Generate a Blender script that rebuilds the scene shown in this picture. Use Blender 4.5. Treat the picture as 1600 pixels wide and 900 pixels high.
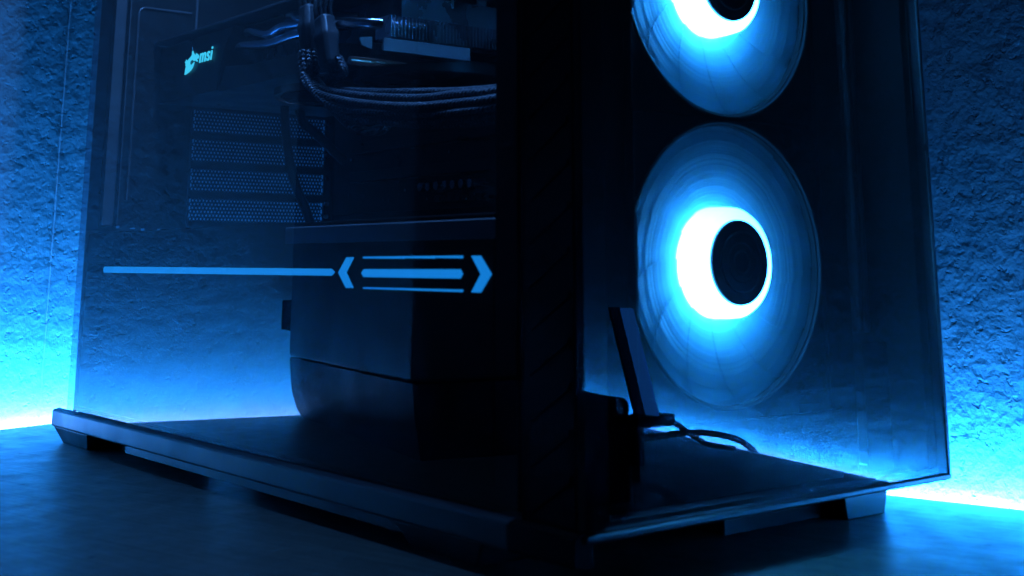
import bpy, bmesh, math, random
from mathutils import Vector, Matrix
random.seed(7)
S = bpy.context.scene
for o in list(bpy.data.objects):
    bpy.data.objects.remove(o)

# ------------------------------------------------------------------ camera
cam_d = bpy.data.cameras.new('camera')
cam = bpy.data.objects.new('camera', cam_d)
S.collection.objects.link(cam)
S.camera = cam
CAM = Vector((-0.302, -0.3379, 0.108))
PITCH = 0.2174
fh = Vector((0.6250, 0.7806, 0.0)).normalized()          # horizontal heading
rt = Vector((fh.y, -fh.x, 0.0))
fw = fh * math.cos(PITCH) + Vector((0, 0, math.sin(PITCH)))
up = rt.cross(fw)
m = Matrix((rt, up, -fw)).transposed().to_4x4()
m.translation = CAM
cam.matrix_world = m
cam_d.sensor_width = 36.0
cam_d.sensor_fit = 'HORIZONTAL'
cam_d.lens = 1980.5 / 1600 * 36
cam_d.shift_y = (-22.8 - 450) / 1600                      # the photograph is a crop of a taller frame
cam_d.clip_start = 0.01
cam_d.clip_end = 50
cam_d.dof.use_dof = True
cam_d.dof.focus_distance = 0.74
cam_d.dof.aperture_fstop = 15

# ------------------------------------------------------------------ world, exposure
W = bpy.data.worlds.new('World')
S.world = W
W.use_nodes = True
bg = W.node_tree.nodes['Background']
bg.inputs[0].default_value = (0.05, 0.25, 1.0, 1)
bg.inputs[1].default_value = 0.0012
S.view_settings.view_transform = 'Standard'
S.view_settings.look = 'None'
S.view_settings.exposure = 0.0
S.view_settings.gamma = 1.0
S.view_settings.use_curve_mapping = False
S.render.engine = 'CYCLES'
cy = S.cycles
cy.use_denoising = True
try:
    cy.denoiser = 'OPENIMAGEDENOISE'
    cy.denoising_input_passes = 'RGB_ALBEDO_NORMAL'
except Exception:
    pass
cy.max_bounces = 10
cy.diffuse_bounces = 4
cy.glossy_bounces = 5
cy.transmission_bounces = 6
cy.transparent_max_bounces = 24
cy.sample_clamp_indirect = 60.0
cy.caustics_reflective = False
cy.caustics_refractive = False

LED_BLUE = (0.006, 0.248, 1.0)
BASE_WHITE = (0.24, 0.46, 1.0)      # added whiter light for the wall base, beside the strip's own blue
FAN_BLUE = (0.034, 0.36, 1.0)
WALL_STRIP_A = 130.0      # strip behind the left desk edge
WALL_STRIP_B = 330.0      # strip behind the right desk edge
WHITEN_A, WHITEN_B = 32.0, 40.0
FAN_GLOW = 150.0
INTERIOR_FILL = 2.5

# added fill lamp, unseen above the frame, to brighten the inside of the case
ld = bpy.data.lights.new('interior_fill', 'AREA')
ld.shape = 'RECTANGLE'
ld.size = 0.02
ld.size_y = 0.34
ld.energy = INTERIOR_FILL
ld.color = (0.10, 0.36, 1.0)
lo = bpy.data.objects.new('interior_fill', ld)
lo.location = (0.022, 0.20, 0.447)
S.collection.objects.link(lo)

# ------------------------------------------------------------------ materials
def mat(name, base=(0.5, 0.5, 0.5), rough=0.5, metal=0.0, spec=0.5, emit=None, estr=0.0):
    M = bpy.data.materials.new(name)
    M.use_nodes = True
    b = M.node_tree.nodes['Principled BSDF']
    b.inputs['Base Color'].default_value = (*base, 1)
    b.inputs['Roughness'].default_value = rough
    b.inputs['Metallic'].default_value = metal
    b.inputs['Specular IOR Level'].default_value = spec
    if emit:
        b.inputs['Emission Color'].default_value = (*emit, 1)
        b.inputs['Emission Strength'].default_value = estr
    return M

def grain(M, scale=900.0, bump=0.15, dist=0.0003, rvar=0.12, cvar=0.25):
    """fine plastic / powder-coat relief, uneven gloss and slight colour mottling"""
    nt = M.node_tree
    N = nt.nodes
    b = N['Principled BSDF']
    tc = N.new('ShaderNodeTexCoord')
    n1 = N.new('ShaderNodeTexNoise')
    n1.inputs['Scale'].default_value = scale
    n1.inputs['Detail'].default_value = 3
    nt.links.new(tc.outputs['Object'], n1.inputs['Vector'])
    bp = N.new('ShaderNodeBump')
    bp.inputs['Strength'].default_value = bump
    bp.inputs['Distance'].default_value = dist
    nt.links.new(n1.outputs['Fac'], bp.inputs['Height'])
    nt.links.new(bp.outputs['Normal'], b.inputs['Normal'])
    n2 = N.new('ShaderNodeTexNoise')
    n2.inputs['Scale'].default_value = 35
    n2.inputs['Detail'].default_value = 5
    nt.links.new(tc.outputs['Object'], n2.inputs['Vector'])
    r0 = b.inputs['Roughness'].default_value
    mr = N.new('ShaderNodeMapRange')
    mr.inputs['From Min'].default_value = 0.3
    mr.inputs['From Max'].default_value = 0.7
    mr.inputs['To Min'].default_value = max(0.02, r0 - rvar)
    mr.inputs['To Max'].default_value = min(1, r0 + rvar)
    nt.links.new(n2.outputs['Fac'], mr.inputs['Value'])
    nt.links.new(mr.outputs['Result'], b.inputs['Roughness'])
    c = b.inputs['Base Color'].default_value
    mx = N.new('ShaderNodeMix')
    mx.data_type = 'RGBA'
    mx.inputs[6].default_value = (c[0] * (1 - cvar), c[1] * (1 - cvar), c[2] * (1 - cvar), 1)
    mx.inputs[7].default_value = (c[0] * (1 + cvar), c[1] * (1 + cvar), c[2] * (1 + cvar), 1)
    nt.links.new(n2.outputs['Fac'], mx.inputs[0])
    nt.links.new(mx.outputs[2], b.inputs['Base Color'])
    return M

M_black = grain(mat('black_plastic', (0.0025, 0.0025, 0.0028), 0.6, spec=0.05))
M_steel = grain(mat('powder_coated_steel', (0.014, 0.014, 0.015), 0.48, spec=0.3), 1400, 0.25)
M_rim = grain(mat('satin_black_metal', (0.10, 0.102, 0.11), 0.40), 1200, 0.12)
M_siderim = grain(mat('rim_metal', (0.045, 0.046, 0.050), 0.42), 1200, 0.12)
M_lip = grain(mat('grey_lip', (0.030, 0.030, 0.033), 0.38), 1200, 0.1)
M_infill = grain(mat('dark_infill', (0.008, 0.008, 0.008), 0.8), 700, 0.2)
M_foot = grain(mat('foot_plastic', (0.03, 0.03, 0.032), 0.45), 900, 0.2)
M_paint = mat('black_glass_paint', (0.004, 0.004, 0.005), 0.25, spec=0.3)
M_bar = mat('lit_diffuser', (0.3, 0.3, 0.3), 0.4, emit=(0.012, 0.37, 1.10), estr=1.15)
M_emblem = mat('lit_emblem', (0.2, 0.2, 0.2), 0.4, emit=(0.06, 0.74, 1.0), estr=1.8)
M_board = grain(mat('circuit_board', (0.010, 0.011, 0.013), 0.42), 500, 0.3)
M_chip = grain(mat('chip', (0.02, 0.02, 0.02), 0.35), 900, 0.1)
M_pin = mat('bright_pins', (0.65, 0.65, 0.68), 0.22, 1.0)
M_gold = mat('gold_contacts', (0.7, 0.5, 0.18), 0.28, 1.0)
M_alu = grain(mat('aluminium', (0.62, 0.64, 0.68), 0.28, 1.0), 1500, 0.1, cvar=0.1)
M_nickel = mat('nickel_pipe', (0.55, 0.57, 0.62), 0.16, 1.0)
M_copper = mat('copper', (0.72, 0.36, 0.26), 0.22, 1.0)
M_shroud = grain(mat('cooler_shroud', (0.016, 0.016, 0.018), 0.38), 900, 0.15)
M_greyplate = grain(mat('grey_bracket', (0.16, 0.17, 0.19), 0.5), 900, 0.1)
M_sleeve_grey = grain(mat('grey_bore', (0.015, 0.016, 0.018), 0.5, spec=0.15), 900, 0.1)
M_trim = grain(mat('grey_trim', (0.30, 0.31, 0.33), 0.5), 900, 0.1)
M_pale = grain(mat('pale_plastic', (0.55, 0.56, 0.58), 0.45), 600, 0.1)
M_device = grain(mat('dark_device', (0.10, 0.10, 0.11), 0.42), 900, 0.15)
M_devbase = grain(mat('dark_device_base', (0.018, 0.018, 0.021), 0.45, spec=0.2), 900, 0.1)
M_connector = grain(mat('connector_plastic', (0.05, 0.052, 0.06), 0.42), 900, 0.1)

# braided sleeve
def make_sleeve():
    M = mat('braided_sleeve', (0.075, 0.08, 0.095), 0.38, spec=0.7)
    nt = M.node_tree
    N = nt.nodes
    b = N['Principled BSDF']
    tc = N.new('ShaderNodeTexCoord')
    w1 = N.new('ShaderNodeTexWave')
    w1.bands_direction = 'DIAGONAL'
    w1.inputs['Scale'].default_value = 230
    w1.inputs['Distortion'].default_value = 0.6
    nt.links.new(tc.outputs['Object'], w1.inputs['Vector'])
    v = N.new('ShaderNodeTexVoronoi')
    v.inputs['Scale'].default_value = 900
    nt.links.new(tc.outputs['Object'], v.inputs['Vector'])
    ad = N.new('ShaderNodeMath')
    ad.operation = 'ADD'
    nt.links.new(w1.outputs['Fac'], ad.inputs[0])
    nt.links.new(v.outputs['Distance'], ad.inputs[1])
    bp = N.new('ShaderNodeBump')
    bp.inputs['Strength'].default_value = 0.9
    bp.inputs['Distance'].default_value = 0.0008
    nt.links.new(ad.outputs[0], bp.inputs['Height'])
    nt.links.new(bp.outputs['Normal'], b.inputs['Normal'])
    return M
M_sleeve = make_sleeve()
M_cable = grain(mat('cable_jacket', (0.010, 0.010, 0.011), 0.45), 900, 0.1)

# tinted panel glass: clear tint plus the surface's own Fresnel reflection
def make_glass(name, tint, gloss):
    M = bpy.data.materials.new(name)
    M.use_nodes = True
    nt = M.node_tree
    N = nt.nodes
    N.remove(N['Principled BSDF'])
    out = N['Material Output']
    geo = N.new('ShaderNodeNewGeometry')
    ior = N.new('ShaderNodeMapRange')
    ior.inputs['To Min'].default_value = 1.58
    ior.inputs['To Max'].default_value = 1 / 1.58
    nt.links.new(geo.outputs['Backfacing'], ior.inputs['Value'])
    fr = N.new('ShaderNodeFresnel')
    nt.links.new(ior.outputs['Result'], fr.inputs['IOR'])
    tr = N.new('ShaderNodeBsdfTransparent')
    tr.inputs[0].default_value = (*tint, 1)
    gl = N.new('ShaderNodeBsdfGlossy')
    gl.inputs['Roughness'].default_value = 0.02
    gl.inputs['Color'].default_value = (1, 1, 1, 1)
    # faint smears in the gloss
    tc = N.new('ShaderNodeTexCoord')
    no = N.new('ShaderNodeTexNoise')
    no.inputs['Scale'].default_value = 14
    no.inputs['Detail'].default_value = 4
    nt.links.new(tc.outputs['Object'], no.inputs['Vector'])
    mr = N.new('ShaderNodeMapRange')
    mr.inputs['From Min'].default_value = 0.35
    mr.inputs['From Max'].default_value = 0.75
    mr.inputs['To Min'].default_value = 0.0
    mr.inputs['To Max'].default_value = 0.006
    nt.links.new(no.outputs['Fac'], mr.inputs['Value'])
    nt.links.new(mr.outputs['Result'], gl.inputs['Roughness'])
    mx = N.new('ShaderNodeMixShader')
    # the far face's reflection is turned down to thin the doubled image
    wk = N.new('ShaderNodeMapRange')
    wk.inputs['To Min'].default_value = gloss
    wk.inputs['To Max'].default_value = 0.15 * gloss
    nt.links.new(geo.outputs['Backfacing'], wk.inputs['Value'])
    fm = N.new('ShaderNodeMath')
    fm.operation = 'MULTIPLY'
    nt.links.new(fr.outputs[0], fm.inputs[0])
    nt.links.new(wk.outputs[0], fm.inputs[1])
    nt.links.new(fm.outputs[0], mx.inputs[0])
    nt.links.new(tr.outputs[0], mx.inputs[1])
    nt.links.new(gl.outputs[0], mx.inputs[2])
    nt.links.new(mx.outputs[0], out.inputs['Surface'])
    return M
M_sideglass = make_glass('smoked_side_glass', (0.68, 0.70, 0.74), 0.80)
M_frontglass = make_glass('front_glass', (0.50, 0.51, 0.53), 0.52)

# translucent fan plastic with moulded concentric grooves
def make_blade():
    M = bpy.data.materials.new('frosted_blade')
    M.use_nodes = True
    nt = M.node_tree
    N = nt.nodes
    b = N['Principled BSDF']
    out = N['Material Output']
    b.inputs['Base Color'].default_value = (0.50, 0.68, 0.74, 1)
    b.inputs['Roughness'].default_value = 0.30
    tl = N.new('ShaderNodeBsdfTranslucent')
    tl.inputs['Color'].default_value = (0.50, 0.70, 0.76, 1)
    mx = N.new('ShaderNodeMixShader')
    mx.inputs[0].default_value = 0.85
    tc = N.new('ShaderNodeTexCoord')
    sx = N.new('ShaderNodeSeparateXYZ')
    nt.links.new(tc.outputs['Object'], sx.inputs[0])
    cb = N.new('ShaderNodeCombineXYZ')
    nt.links.new(sx.outputs['X'], cb.inputs['X'])
    nt.links.new(sx.outputs['Z'], cb.inputs['Y'])
    ln = N.new('ShaderNodeVectorMath')
    ln.operation = 'LENGTH'
    nt.links.new(cb.outputs[0], ln.inputs[0])
    ns = N.new('ShaderNodeTexNoise')
    ns.noise_dimensions = '1D'
    ns.inputs['Scale'].default_value = 300
    ns.inputs['Detail'].default_value = 3
    nt.links.new(ln.outputs['Value'], ns.inputs['W'])
    bp = N.new('ShaderNodeBump')
    bp.inputs['Strength'].default_value = 1.0
    bp.inputs['Distance'].default_value = 0.0014
    nt.links.new(ns.outputs['Fac'], bp.inputs['Height'])
    nt.links.new(bp.outputs['Normal'], b.inputs['Normal'])
    nt.links.new(bp.outputs['Normal'], tl.inputs['Normal'])
    nt.links.new(b.outputs[0], mx.inputs[1])
    nt.links.new(tl.outputs[0], mx.inputs[2])
    nt.links.new(mx.outputs[0], out.inputs['Surface'])
    return M
M_blade = make_blade()
M_hubglow = mat('lit_hub', (0.8, 0.85, 0.9), 0.4, emit=FAN_BLUE, estr=FAN_GLOW)
def uneven_leds(M):
    # the diodes inside the hub burn brighter on its lower left
    nt = M.node_tree
    N = nt.nodes
    tc = N.new('ShaderNodeTexCoord')
    dp = N.new('ShaderNodeVectorMath')
    dp.operation = 'DOT_PRODUCT'
    dp.inputs[1].default_value = (-0.62, 0.0, -0.78)
    nt.links.new(tc.outputs['Object'], dp.inputs[0])
    mr = N.new('ShaderNodeMapRange')
    mr.inputs['From Min'].default_value = -0.022
    mr.inputs['From Max'].default_value = 0.022
    mr.inputs['To Min'].default_value = FAN_GLOW * 0.45
    mr.inputs['To Max'].default_value = FAN_GLOW * 1.35
    nt.links.new(dp.outputs['Value'], mr.inputs['Value'])
    nt.links.new(mr.outputs[0], N['Principled BSDF'].inputs['Emission Strength'])
uneven_leds(M_hubglow)

M_frost = mat('lit_screen', (0.05, 0.05, 0.05), 0.3, emit=(0.02, 0.22, 1.0), estr=3.0)  # glow added so the leaning pane reads bright in the glass

# rough trowelled / stippled wall
def make_wall(name, amp, seed):
    M = bpy.data.materials.new(name)
    M.use_nodes = True
    nt = M.node_tree
    N = nt.nodes
    b = N['Principled BSDF']
    out = N['Material Output']
    b.inputs['Roughness'].default_value = 0.62
    b.inputs['Specular IOR Level'].default_value = 0.35
    tc = N.new('ShaderNodeTexCoord')
    mp = N.new('ShaderNodeMapping')
    mp.inputs['Location'].default_value = (seed, seed * 0.7, seed * 0.3)
    nt.links.new(tc.outputs['Object'], mp.inputs['Vector'])
    # warp
    wn = N.new('ShaderNodeTexNoise')
    wn.inputs['Scale'].default_value = 45
    wn.inputs['Detail'].default_value = 3
    nt.links.new(mp.outputs[0], wn.inputs['Vector'])
    wsub = N.new('ShaderNodeVectorMath')
    wsub.operation = 'SUBTRACT'
    wsub.inputs[1].default_value = (0.5, 0.5, 0.5)
    nt.links.new(wn.outputs['Color'], wsub.inputs[0])
    wsc = N.new('ShaderNodeVectorMath')
    wsc.operation = 'SCALE'
    wsc.inputs['Scale'].default_value = 0.004
    nt.links.new(wsub.outputs[0], wsc.inputs[0])
    wad = N.new('ShaderNodeVectorMath')
    wad.operation = 'ADD'
    nt.links.new(mp.outputs[0], wad.inputs[0])
    nt.links.new(wsc.outputs[0], wad.inputs[1])
    # broad lumps
    n1 = N.new('ShaderNodeTexNoise')
    n1.inputs['Scale'].default_value = 100
    n1.inputs['Detail'].default_value = 3
    n1.inputs['Roughness'].default_value = 0.50
    nt.links.new(wad.outputs[0], n1.inputs['Vector'])
    # irregular pits and torn ridges
    n2 = N.new('ShaderNodeTexNoise')
    n2.inputs['Scale'].default_value = 215
    n2.inputs['Detail'].default_value = 3
    n2.inputs['Roughness'].default_value = 0.55
    n2.inputs['Distortion'].default_value = 0.0
    nt.links.new(wad.outputs[0], n2.inputs['Vector'])
    pit = N.new('ShaderNodeMapRange')
    pit.interpolation_type = 'SMOOTHSTEP'
    pit.inputs['From Min'].default_value = 0.27
    pit.inputs['From Max'].default_value = 0.42
    pit.inputs['To Min'].default_value = -1.0
    pit.inputs['To Max'].default_value = 0.0
    nt.links.new(n2.outputs['Fac'], pit.inputs['Value'])
    pm2 = N.new('ShaderNodeMath')
    pm2.operation = 'MULTIPLY_ADD'
    pm2.inputs[1].default_value = 0.38
    nt.links.new(pit.outputs[0], pm2.inputs[0])
    nt.links.new(n1.outputs['Fac'], pm2.inputs[2])
    # fine grit
    n3 = N.new('ShaderNodeTexNoise')
    n3.inputs['Scale'].default_value = 420
    n3.inputs['Detail'].default_value = 5
    n3.inputs['Roughness'].default_value = 0.65
    nt.links.new(mp.outputs[0], n3.inputs['Vector'])
    h = N.new('ShaderNodeMath')
    h.operation = 'MULTIPLY_ADD'
    h.inputs[1].default_value = 0.34
    nt.links.new(n3.outputs['Fac'], h.inputs[0])
    nt.links.new(pm2.outputs[0], h.inputs[2])
    bp = N.new('ShaderNodeBump')
    bp.inputs['Strength'].default_value = 1.0
    bp.inputs['Distance'].default_value = amp
    nt.links.new(h.outputs[0], bp.inputs['Height'])
    nt.links.new(bp.outputs['Normal'], b.inputs['Normal'])
    cr = N.new('ShaderNodeMix')
    cr.data_type = 'RGBA'
    cr.inputs[6].default_value = (0.56, 0.57, 0.58, 1)
    cr.inputs[7].default_value = (0.72, 0.72, 0.72, 1)
    nt.links.new(n1.outputs['Fac'], cr.inputs[0])
    nt.links.new(cr.outputs[2], b.inputs['Base Color'])
    return M
M_wall_a = make_wall('stippled_wall', 0.0018, 0.0)
M_wall_b = make_wall('rough_plaster_wall', 0.0042, 3.7)

def make_desk():
    M = bpy.data.materials.new('dark_wood_desk')
    M.use_nodes = True
    nt = M.node_tree
    N = nt.nodes
    b = N['Principled BSDF']
    tc = N.new('ShaderNodeTexCoord')
    mp = N.new('ShaderNodeMapping')
    mp.vector_type = 'TEXTURE'
    mp.inputs['Rotation'].default_value = (0, 0, math.radians(-76))
    mp.inputs['Scale'].default_value = (1 / 8, 1 / 170, 1 / 30)
    nt.links.new(tc.outputs['Object'], mp.inputs['Vector'])
    g = N.new('ShaderNodeTexNoise')
    g.inputs['Scale'].default_value = 2.2
    g.inputs['Detail'].default_value = 7
    g.inputs['Distortion'].default_value = 0.5
    nt.links.new(mp.outputs[0], g.inputs['Vector'])
    n2 = N.new('ShaderNodeTexNoise')
    n2.inputs['Scale'].default_value = 60
    n2.inputs['Detail'].default_value = 8
    n2.inputs['Roughness'].default_value = 0.7
    nt.links.new(tc.outputs['Object'], n2.inputs['Vector'])
    cr = N.new('ShaderNodeValToRGB')
    cr.color_ramp.elements[0].position = 0.35
    cr.color_ramp.elements[0].color = (0.070, 0.079, 0.067, 1)
    cr.color_ramp.elements[1].position = 0.68
    cr.color_ramp.elements[1].color = (0.122, 0.134, 0.113, 1)
    nt.links.new(g.outputs['Fac'], cr.inputs[0])
    sp = N.new('ShaderNodeTexNoise')
    sp.inputs['Scale'].default_value = 120
    sp.inputs['Detail'].default_value = 2
    nt.links.new(tc.outputs['Object'], sp.inputs['Vector'])
    sm = N.new('ShaderNodeMapRange')
    sm.inputs['From Min'].default_value = 0.70
    sm.inputs['From Max'].default_value = 0.76
    sm.inputs['To Min'].default_value = 0.0
    sm.inputs['To Max'].default_value = 0.7
    nt.links.new(sp.outputs['Fac'], sm.inputs['Value'])
    sc_ = N.new('ShaderNodeMix')
    sc_.data_type = 'RGBA'
    sc_.inputs[7].default_value = (0.02, 0.02, 0.02, 1)
    nt.links.new(sm.outputs[0], sc_.inputs[0])
    nt.links.new(cr.outputs[0], sc_.inputs[6])
    nt.links.new(sc_.outputs[2], b.inputs['Base Color'])
    mr = N.new('ShaderNodeMapRange')
    mr.inputs['From Min'].default_value = 0.35
    mr.inputs['From Max'].default_value = 0.7
    mr.inputs['To Min'].default_value = 0.34
    mr.inputs['To Max'].default_value = 0.52
    nt.links.new(n2.outputs['Fac'], mr.inputs['Value'])
    nt.links.new(mr.outputs[0], b.inputs['Roughness'])
    mu = N.new('ShaderNodeMath')
    mu.operation = 'MULTIPLY_ADD'
    mu.inputs[1].default_value = 0.5
    nt.links.new(n2.outputs['Fac'], mu.inputs[0])
    nt.links.new(g.outputs['Fac'], mu.inputs[2])
    bp = N.new('ShaderNodeBump')
    bp.inputs['Strength'].default_value = 0.12
    bp.inputs['Distance'].default_value = 0.0003
    nt.links.new(mu.outputs[0], bp.inputs['Height'])
    nt.links.new(bp.outputs['Normal'], b.inputs['Normal'])
    return M
M_desk = make_desk()

# ------------------------------------------------------------------ mesh helpers
class MB:
    def __init__(s):
        s.v = []
        s.f = []
    def add(s, vs, fs):
        n = len(s.v)
        s.v += [tuple(p) for p in vs]
        s.f += [tuple(i + n for i in f) for f in fs]
        return s
    def box(s, x0, x1, y0, y1, z0, z1):
        vs = [(x, y, z) for z in (z0, z1) for y in (y0, y1) for x in (x0, x1)]
        return s.add(vs, [(0, 2, 3, 1), (4, 5, 7, 6), (0, 1, 5, 4), (2, 6, 7, 3), (0, 4, 6, 2), (1, 3, 7, 5)])
    def prism(s, poly, axis, a, b):
        """poly is a closed 2D outline in the two other axes (in xyz order), extruded from a to b along axis"""
        def P(u, v, w):
            return {'x': (w, u, v), 'y': (u, w, v), 'z': (u, v, w)}[axis]
        n = len(poly)
        vs = [P(u, v, a) for u, v in poly] + [P(u, v, b) for u, v in poly]
        fs = [tuple(range(n)), tuple(range(2 * n - 1, n - 1, -1))]
        fs += [(i, i + n, (i + 1) % n + n, (i + 1) % n) for i in range(n)]
        return s.add(vs, fs)
    def tube(s, pts, r, seg=10, closed=False):
        pts = [Vector(p) for p in pts]
        n = len(pts)
        rings = []
        prev = None
        for i, p in enumerate(pts):
            if closed:
                t = (pts[(i + 1) % n] - pts[i - 1]).normalized()
            else:
                t = (pts[min(i + 1, n - 1)] - pts[max(i - 1, 0)]).normalized()
            if prev is None:
                a = Vector((0, 0, 1)) if abs(t.z) < 0.9 else Vector((1, 0, 0))
                u = t.cross(a).normalized()
            else:
                u = (prev - t * prev.dot(t)).normalized()
            prev = u
            w = t.cross(u)
            rr = r(i / max(1, n - 1)) if callable(r) else r
            rings.append([p + (u * math.cos(2 * math.pi * k / seg) + w * math.sin(2 * math.pi * k / seg)) * rr for k in range(seg)])
        vs = [q for ring in rings for q in ring]
        fs = []
        m_ = n if closed else n - 1
        for i in range(m_):
            j = (i + 1) % n
            for k in range(seg):
                l = (k + 1) % seg
                fs.append((i * seg + k, i * seg + l, j * seg + l, j * seg + k))
        if not closed:
            fs.append(tuple(range(seg - 1, -1, -1)))
            fs.append(tuple((n - 1) * seg + k for k in range(seg)))
        return s.add(vs, fs)
    def lathe(s, prof, cx, cy, cz, seg=96, axis='y', closed=True):
        """prof: (radius, offset along axis) points revolved around the axis"""
        n = len(prof)
        vs = []
        for k in range(seg):
            a = 2 * math.pi * k / seg
            for r, h in prof:
                if axis == 'y':
                    vs.append((cx + r * math.cos(a), cy + h, cz + r * math.sin(a)))
                else:
                    vs.append((cx + r * math.cos(a), cy + r * math.sin(a), cz + h))
        fs = []
        for k in range(seg):
            l = (k + 1) % seg
            for i in range(n if closed else n - 1):
                j = (i + 1) % n
                fs.append((k * n + i, k * n + j, l * n + j, l * n + i))
        return s.add(vs, fs)
    def build(s, name, material, parent=None, bevel=0.0, smooth=False, loc=None, kind=None):
        me = bpy.data.meshes.new(name)
        me.from_pydata(s.v, [], s.f)
        me.materials.append(material)
        bm = bmesh.new()
        bm.from_mesh(me)
        bmesh.ops.recalc_face_normals(bm, faces=bm.faces)
        bm.to_mesh(me)
        bm.free()
        if smooth:
            for p in me.polygons:
                p.use_smooth = True
            try:
                me.set_sharp_from_angle(angle=math.radians(40))
            except Exception:
                pass
        o = bpy.data.objects.new(name, me)
        S.collection.objects.link(o)
        if parent:
            o.parent = parent
            p_ = parent
            off = Vector((0, 0, 0))
            while p_ is not None:                 # geometry is given in world metres
                off += p_.location
                p_ = p_.parent
            if loc is None:
                me.transform(Matrix.Translation(-off))
        if loc is not None:
            o.location = loc
        if bevel:
            b = o.modifiers.new('bevel', 'BEVEL')
            b.width = bevel
            b.segments = 2
            b.limit_method = 'ANGLE'
            b.angle_limit = math.radians(35)
        if kind:
            o['kind'] = kind
        return o

def thing(name, label, cat, loc=(0, 0, 0), group=None):
    o = bpy.data.objects.new(name, None)
    o.empty_display_size = 0.02
    S.collection.objects.link(o)
    o.location = loc
    return tag(o, label, cat, group)

def tag(o, label, cat, group=None):
    o['label'] = label
    o['category'] = cat
    if group:
        o['group'] = group
    return o

def spline(pts, n=12):
    """Catmull-Rom through pts"""
    P = [Vector(p) for p in pts]
    P = [P[0] * 2 - P[1]] + P + [P[-1] * 2 - P[-2]]
    out = []
    for i in range(1, len(P) - 2):
        a, b, c, d = P[i - 1:i + 3]
        for k in range(n):
            t = k / n
            out.append(0.5 * ((2 * b) + (c - a) * t + (2 * a - 5 * b + 4 * c - d) * t * t + (3 * b - a - 3 * c + d) * t ** 3))
    out.append(P[-2])
    return out

def plate_with_holes(mb, xs, zs, holes, y0, y1):
    """flat plate in x-z with rectangular holes [(x0,x1,z0,z1)], built as cells between all cut lines"""
    X = sorted(set(xs + [h[0] for h in holes] + [h[1] for h in holes]))
    Z = sorted(set(zs + [h[2] for h in holes] + [h[3] for h in holes]))
    def solid(i, j):
        if i < 0 or j < 0 or i >= len(X) - 1 or j >= len(Z) - 1:
            return False
        cx, cz = (X[i] + X[i + 1]) / 2, (Z[j] + Z[j + 1]) / 2
        return not any(h[0] < cx < h[1] and h[2] < cz < h[3] for h in holes)
    for i in range(len(X) - 1):
        for j in range(len(Z) - 1):
            if not solid(i, j):
                continue
            a, b, c, d = X[i], X[i + 1], Z[j], Z[j + 1]
            vs = [(a, y0, c), (b, y0, c), (b, y0, d), (a, y0, d), (a, y1, c), (b, y1, c), (b, y1, d), (a, y1, d)]
            fs = [(0, 1, 2, 3), (7, 6, 5, 4)]
            if not solid(i - 1, j): fs.append((0, 3, 7, 4))
            if not solid(i + 1, j): fs.append((1, 5, 6, 2))
            if not solid(i, j - 1): fs.append((0, 4, 5, 1))
            if not solid(i, j + 1): fs.append((3, 2, 6, 7))
            mb.add(vs, fs)

# ------------------------------------------------------------------ the corner: walls, desk, light strips
# rear edges of the desk top in plan: edge A (behind the case) and edge B (to its right)
dA = Vector((1, 0.285, 0)).normalized()
nA = Vector((-dA.y, dA.x, 0))                              # away from the room
A0 = Vector((0, 0.5825, 0))
dB = Vector((0.245, -1, 0)).normalized()                   # towards the viewer
nB = Vector((-dB.y, dB.x, 0))
B0 = Vector((0.2600, 0, 0))
def isect(p, d, q, e):
    den = d.x * e.y - d.y * e.x
    t = ((q.x - p.x) * e.y - (q.y - p.y) * e.x) / den
    return p + d * t
GAP_A, GAP_B = 0.036, 0.019
KA = A0 + dA * 0.60                                        # right end of edge A, hidden behind the case
KB = B0 + dB * (-0.108)                                    # inner end of edge B, beside the case
DESK_T = 0.026
p1 = A0 - dA * 1.3
p2 = KB + dB * 1.5
p3 = p1 + dB * 2.0
mb = MB()
mb.prism([(p1.x, p1.y), (KA.x, KA.y), (KA.x, KB.y + 0.025), (KB.x - 0.004, KB.y + 0.025), (KB.x, KB.y), (p2.x, p2.y), (p3.x, p3.y)], 'z', -DESK_T, 0.0)
desk = mb.build('desk', M_desk, bevel=0.0012)
tag(desk, 'dark wooden desk top under the computer, its back edges glowing blue', 'desk')

def wall(name, material, origin, d, n, length, zlo, zhi, thick):
    """wall slab whose room-side face starts at origin and runs along d"""
    mb = MB()
    a, b = origin, origin + d * length
    c, e = b + n * thick, a + n * thick
    mb.prism([(a.x, a.y), (b.x, b.y), (c.x, c.y), (e.x, e.y)], 'z', zlo, zhi)
    o = mb.build(name, material)
    o['kind'] = 'structure'
    return o
wall_a = wall('wall', M_wall_a, A0 + dA * 0.9 + nA * GAP_A, -dA, nA, 2.6, -0.6, 1.6, 0.10)
wall_b = wall('wall', M_wall_b, KB + nB * GAP_B, dB, nB, 1.8, -0.6, 1.6, 0.30)   # a pier projecting beside the desk

# raised wallpaper seams
def seam(parent, base, d, n, t, z0, z1, w, seed, material):
    rnd = random.Random(seed)
    mb = MB()
    pts = []
    k = 40
    for i in range(k + 1):
        z = z0 + (z1 - z0) * i / k
        pts.append(base + d * (t + rnd.uniform(-1, 1) * w * 0.35) - n * 0.0001 + Vector((0, 0, z)))
    mb.tube(pts, w, 6)
    return mb.build('wallpaper_seam', material, parent, smooth=True)

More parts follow.
